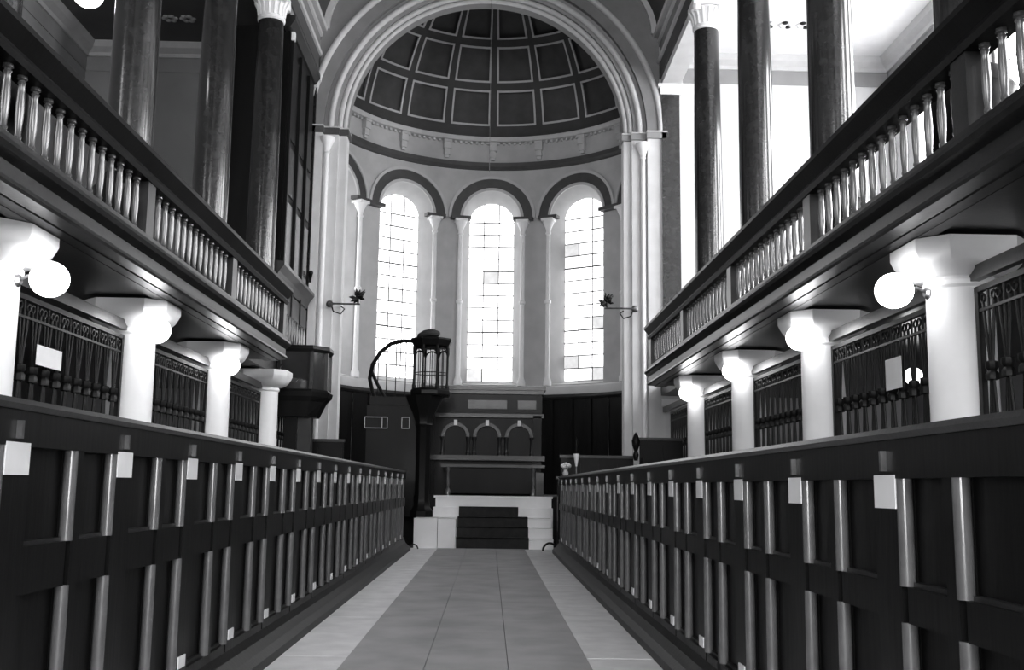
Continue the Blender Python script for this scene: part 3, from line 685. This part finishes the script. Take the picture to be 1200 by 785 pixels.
# stalls on both sides of the chancel
def stall(nm, lab, x0, x1, y0, zt):
    s = thing(nm, lab, 'stall', ((x0+x1)/2, y0, -.04)); w_ = (x1-x0)/2
    MB().box(-w_, w_, .45, .5, 0, zt).build('back', WOOD, s)
    MB().box(-w_-.02, w_+.02, .42, .53, zt, zt+.05).build('capping', WOODM, s)
    for a in (-w_, w_-.05): MB().box(a, a+.05, 0, .45, 0, zt-.3).build('stall_end', WOOD, s)
    MB().box(-w_+.05, w_-.05, .05, .45, .45, .5).build('seat', WOOD, s)
    npn = max(2, round(2*w_/.35))
    for k in range(npn): MB().box(-w_+2*w_*k/npn+.03, -w_+2*w_*(k+1)/npn-.03, .435, .45, .6, zt-.1).build('panel', WOOD, s)
    return s
s = stall('choir_stall', 'dark tall choir stall in the right corner under the gallery', 2.7, 3.44, 17.55, 1.86)
MB().lathe([(.03, 1.5), (.05, 1.6), (.03, 1.66), (.06, 1.75), (.07, 1.83), (.04, 1.92), (.001, 1.98)], (-.5, 0, 0), 12).build('finial', WOOD, s, True)
s = stall('choir_stall', 'long low dark choir stall right of the communion screen', 1.35, 2.62, 17.75, 1.55)
s = stall('choir_stall', 'long dark choir stall behind the left pews', -3.3, -2.45, 18.0, 1.78)
dk = thing('reading_desk', 'dark reading desk at the end of the right pews', 'desk', (1.75, 17.45, -.04))
MB().box(-.5, .5, -.12, .12, .0, 1.18).build('body', WOOD, dk); MB().box(-.53, .53, -.15, .15, 1.18, 1.22).build('desk_top', WOODM, dk)
fv = thing('flower_vase', 'small vase of white flowers standing on the reading desk', 'vase', (1.38, 17.45, 1.18))
MB().lathe([(.03, 0), (.045, .02), (.05, .06), (.03, .1), (.035, .12)], (0,0,0), 14).build('vase', LIGHTW, fv, True)
for k in range(9):
    a = 2.4*k; r = .018*math.sqrt(k)*1.4
    MB().sphere((r*math.cos(a), r*math.sin(a), .2-.06*(r/.08)+.015*(k % 3)), .032, 8, 6).build('flower', FLOWER, fv, True)
dl = thing('desk_lamp', 'small white cone lamp with a dark finial on the reading desk', 'lamp', (1.56, 17.45, 1.18))
MB().lathe([(.05, 0), (.05, .015), (.01, .03), (.01, .2)], (0,0,0), 12).build('stem', BRASS, dl, True)
MB().lathe([(.015, .17), (.05, .36), (.05, .38), (.02, .38)], (0,0,0), 16).build('shade', PLATE, dl, True)
MB().lathe([(.02, .38), (.035, .42), (.02, .5), (.03, .55), (.001, .66)], (0,0,0), 12).build('finial', WOOD, dl, True)

# ------------------------------------------------------------------ organ case and corner box at the end of the left gallery
oc = thing('organ_case', 'tall dark panelled organ case standing against the left end of the nave', 'organ', (-4.0, 17.3, 3.0))
MB().box(-.5, .48, .2, 2.7, 0, 6.0).build('case', WOOD, oc)
for y0, y1 in ((.3, 1.05), (1.15, 1.9), (2.0, 2.66)):
    for z0, z1, mt in ((1.75, 2.9, BALW), (3.05, 3.9, WOODM), (4.05, 5.6, WOOD)):
        MB().box(.48, .5, y0+.06, y1-.06, z0, z1).build('panel', mt, oc)
    MB().box(.48, .54, y0-.06, y0+.02, 0, 5.8).build('pilaster', WOOD, oc)
inst(fixn(MB().sweep([(.48, 1.35), (.52, 1.37), (.58, 1.5), (.66, 1.6), (.66, 1.66), (.48, 1.68)], -.3, 2.7).mesh('cornice', WOODM)), 'cornice', oc)
MB().box(.42, .48, -.3, .2, .0, 1.68).build('stair_panel', WOOD, oc)
MB().box(.49, .52, -.25, 2.68, .95, 1.33).build('pale_panel', WOODM, oc)
for k in range(12): inst(MB().lathe([(.03, .5), (.02, .55), (.035, .7), (.02, .88), (.03, .93)], (0,0,0), 8).mesh('baluster', BALW, True), 'baluster', oc, (.53, -.2+.24*k, 0))
inst(fixn(MB().sweep([(.4, 5.9), (.52, 5.92), (.6, 6.05), (.6, 6.12), (.4, 6.12)], 0, 2.7).mesh('crown', WOODM)), 'crown', oc)
MB().box(.5, .56, .2, .3, 5.75, 5.9).build('capital', WHITE, oc)
bxo = thing('glazed_box', 'dark wooden box with glazed sides on a moulded bracket beyond the left gallery', 'box', (-3.0, 17.6, -.04))
MB().box(-.1, .12, -.1, .12, 0, 2.14).build('post', WOODM, bxo)
MB().box(-.3, -.1, -.2, .2, 0, 2.14).build('side_pier', WOOD, bxo)
hexa = lambda r, z, s=1.: [(-.4, -.35*s-(r-.3)*.3, z), (r*.4, -.35*s-(r-.3)*.3, z), (r, -.08, z), (r, .35, z), (-.4, .35, z)]
def prism(levels, nm, mt):
    m = MB().grid([hexa(r, z) for r, z in levels], True); m.poly(hexa(*levels[0])[::-1]); m.poly(hexa(*levels[-1])); inst(fixn(m.mesh(nm, mt)), nm, bxo)
prism([(.18, 2.15), (.3, 2.4), (.38, 2.48), (.4, 2.56), (.36, 2.6)], 'moulded_base', WOOD)
prism([(.33, 2.6), (.33, 3.22)], 'glazing', GLASSD)
prism([(.36, 3.22), (.39, 3.27), (.38, 3.33)], 'top_rail', WOOD)
for p in hexa(.34, 0): MB().box(p[0]-.025, p[0]+.025, p[1]-.025, p[1]+.025, 2.6, 3.22).build('corner_post', WOODM, bxo)
hb = thing('wall_bracket', 'small dark horn shaped bracket on the chancel wall beyond the organ', 'bracket', (-3.48, 20.25, 4.95))
MB().tube([(0, 0, 0), (.02, -.12, .03), (.05, -.25, .1)], [.02, .025, .04], 8).build('arm', IRON, hb, True); MB().sphere((.055, -.28, .12), .05, 10, 8).build('knob', IRON, hb, True)

# ------------------------------------------------------------------ branched brackets on the jambs
for sx, sd in SIDES:
    x = AX+sx*2.72
    t = thing('candle_bracket', 'dark metal leafy light bracket on the %s jamb of the chancel arch' % sd, 'bracket', (x, 20.5, 4.5))
    MB().tube([(sx*.3, -.36, 0), (0, -.36, 0), (-sx*.32, -.36, 0)], .018, 8).build('arm', BRASS, t, True)
    MB().tube([(sx*.25, -.3, 0), (sx*.2, -.34, -.15), (sx*.05, -.36, -.2), (-sx*.02, -.36, -.1), (sx*.05, -.36, -.05)], .014, 8).build('scroll', IRON, t, True)
    inst(MB().lathe([(.07, -.0), (.07, .02), (.03, .05)], (0,0,0), 14).mesh('rose', BRASS, True), 'rose', t, (sx*.28, -.31, 0)).rotation_euler = (PI/2, 0, 0)
    for k in range(14):
        a = 2*PI*k/14; r = .1+.05*(k % 3)
        c0 = Vector((-sx*.28, -.36, .12)); d = Vector((math.cos(a)*r, math.sin(a)*.08, math.sin(a*1.7)*.14+.04))
        MB().tube([tuple(c0), tuple(c0+d*.6), tuple(c0+d)], [.01, .035, .003], 5).build('leaf', IRON, t)
    MB().lathe([(.02, 0), (.02, .12), (.05, .14), (.05, .16)], (-sx*.28, -.36, 0), 10).build('socket', IRON, t, True)
# hanging wire and the ceiling roses
tag(MB().tube([(0.02, 20.1, 7.2), (.0, 20.1, 12.0)], .006, 5).build('hanging_wire', BRASS), 'thin wire hanging down the middle of the apse', 'wire')
for sx, sd, x, yy in ((-1, 'left', -6.14, 19.0), (1, 'right', 5.65, 18.7)):
    t = thing('ceiling_rose', 'moulded plaster rosette on the ceiling of the %s gallery' % sd, 'rosette', (x, yy, 9.8))
    for q in range(-1, 2):
        for k in range(6):
            a = 2*PI*k/6
            MB().sphere((q*.34+.1*math.cos(a), .1*math.sin(a), -.01), .06, 10, 6, .5).build('petal', TRIMW if sx < 0 else IRON if k in (1, 4) else PLAST, t, True)
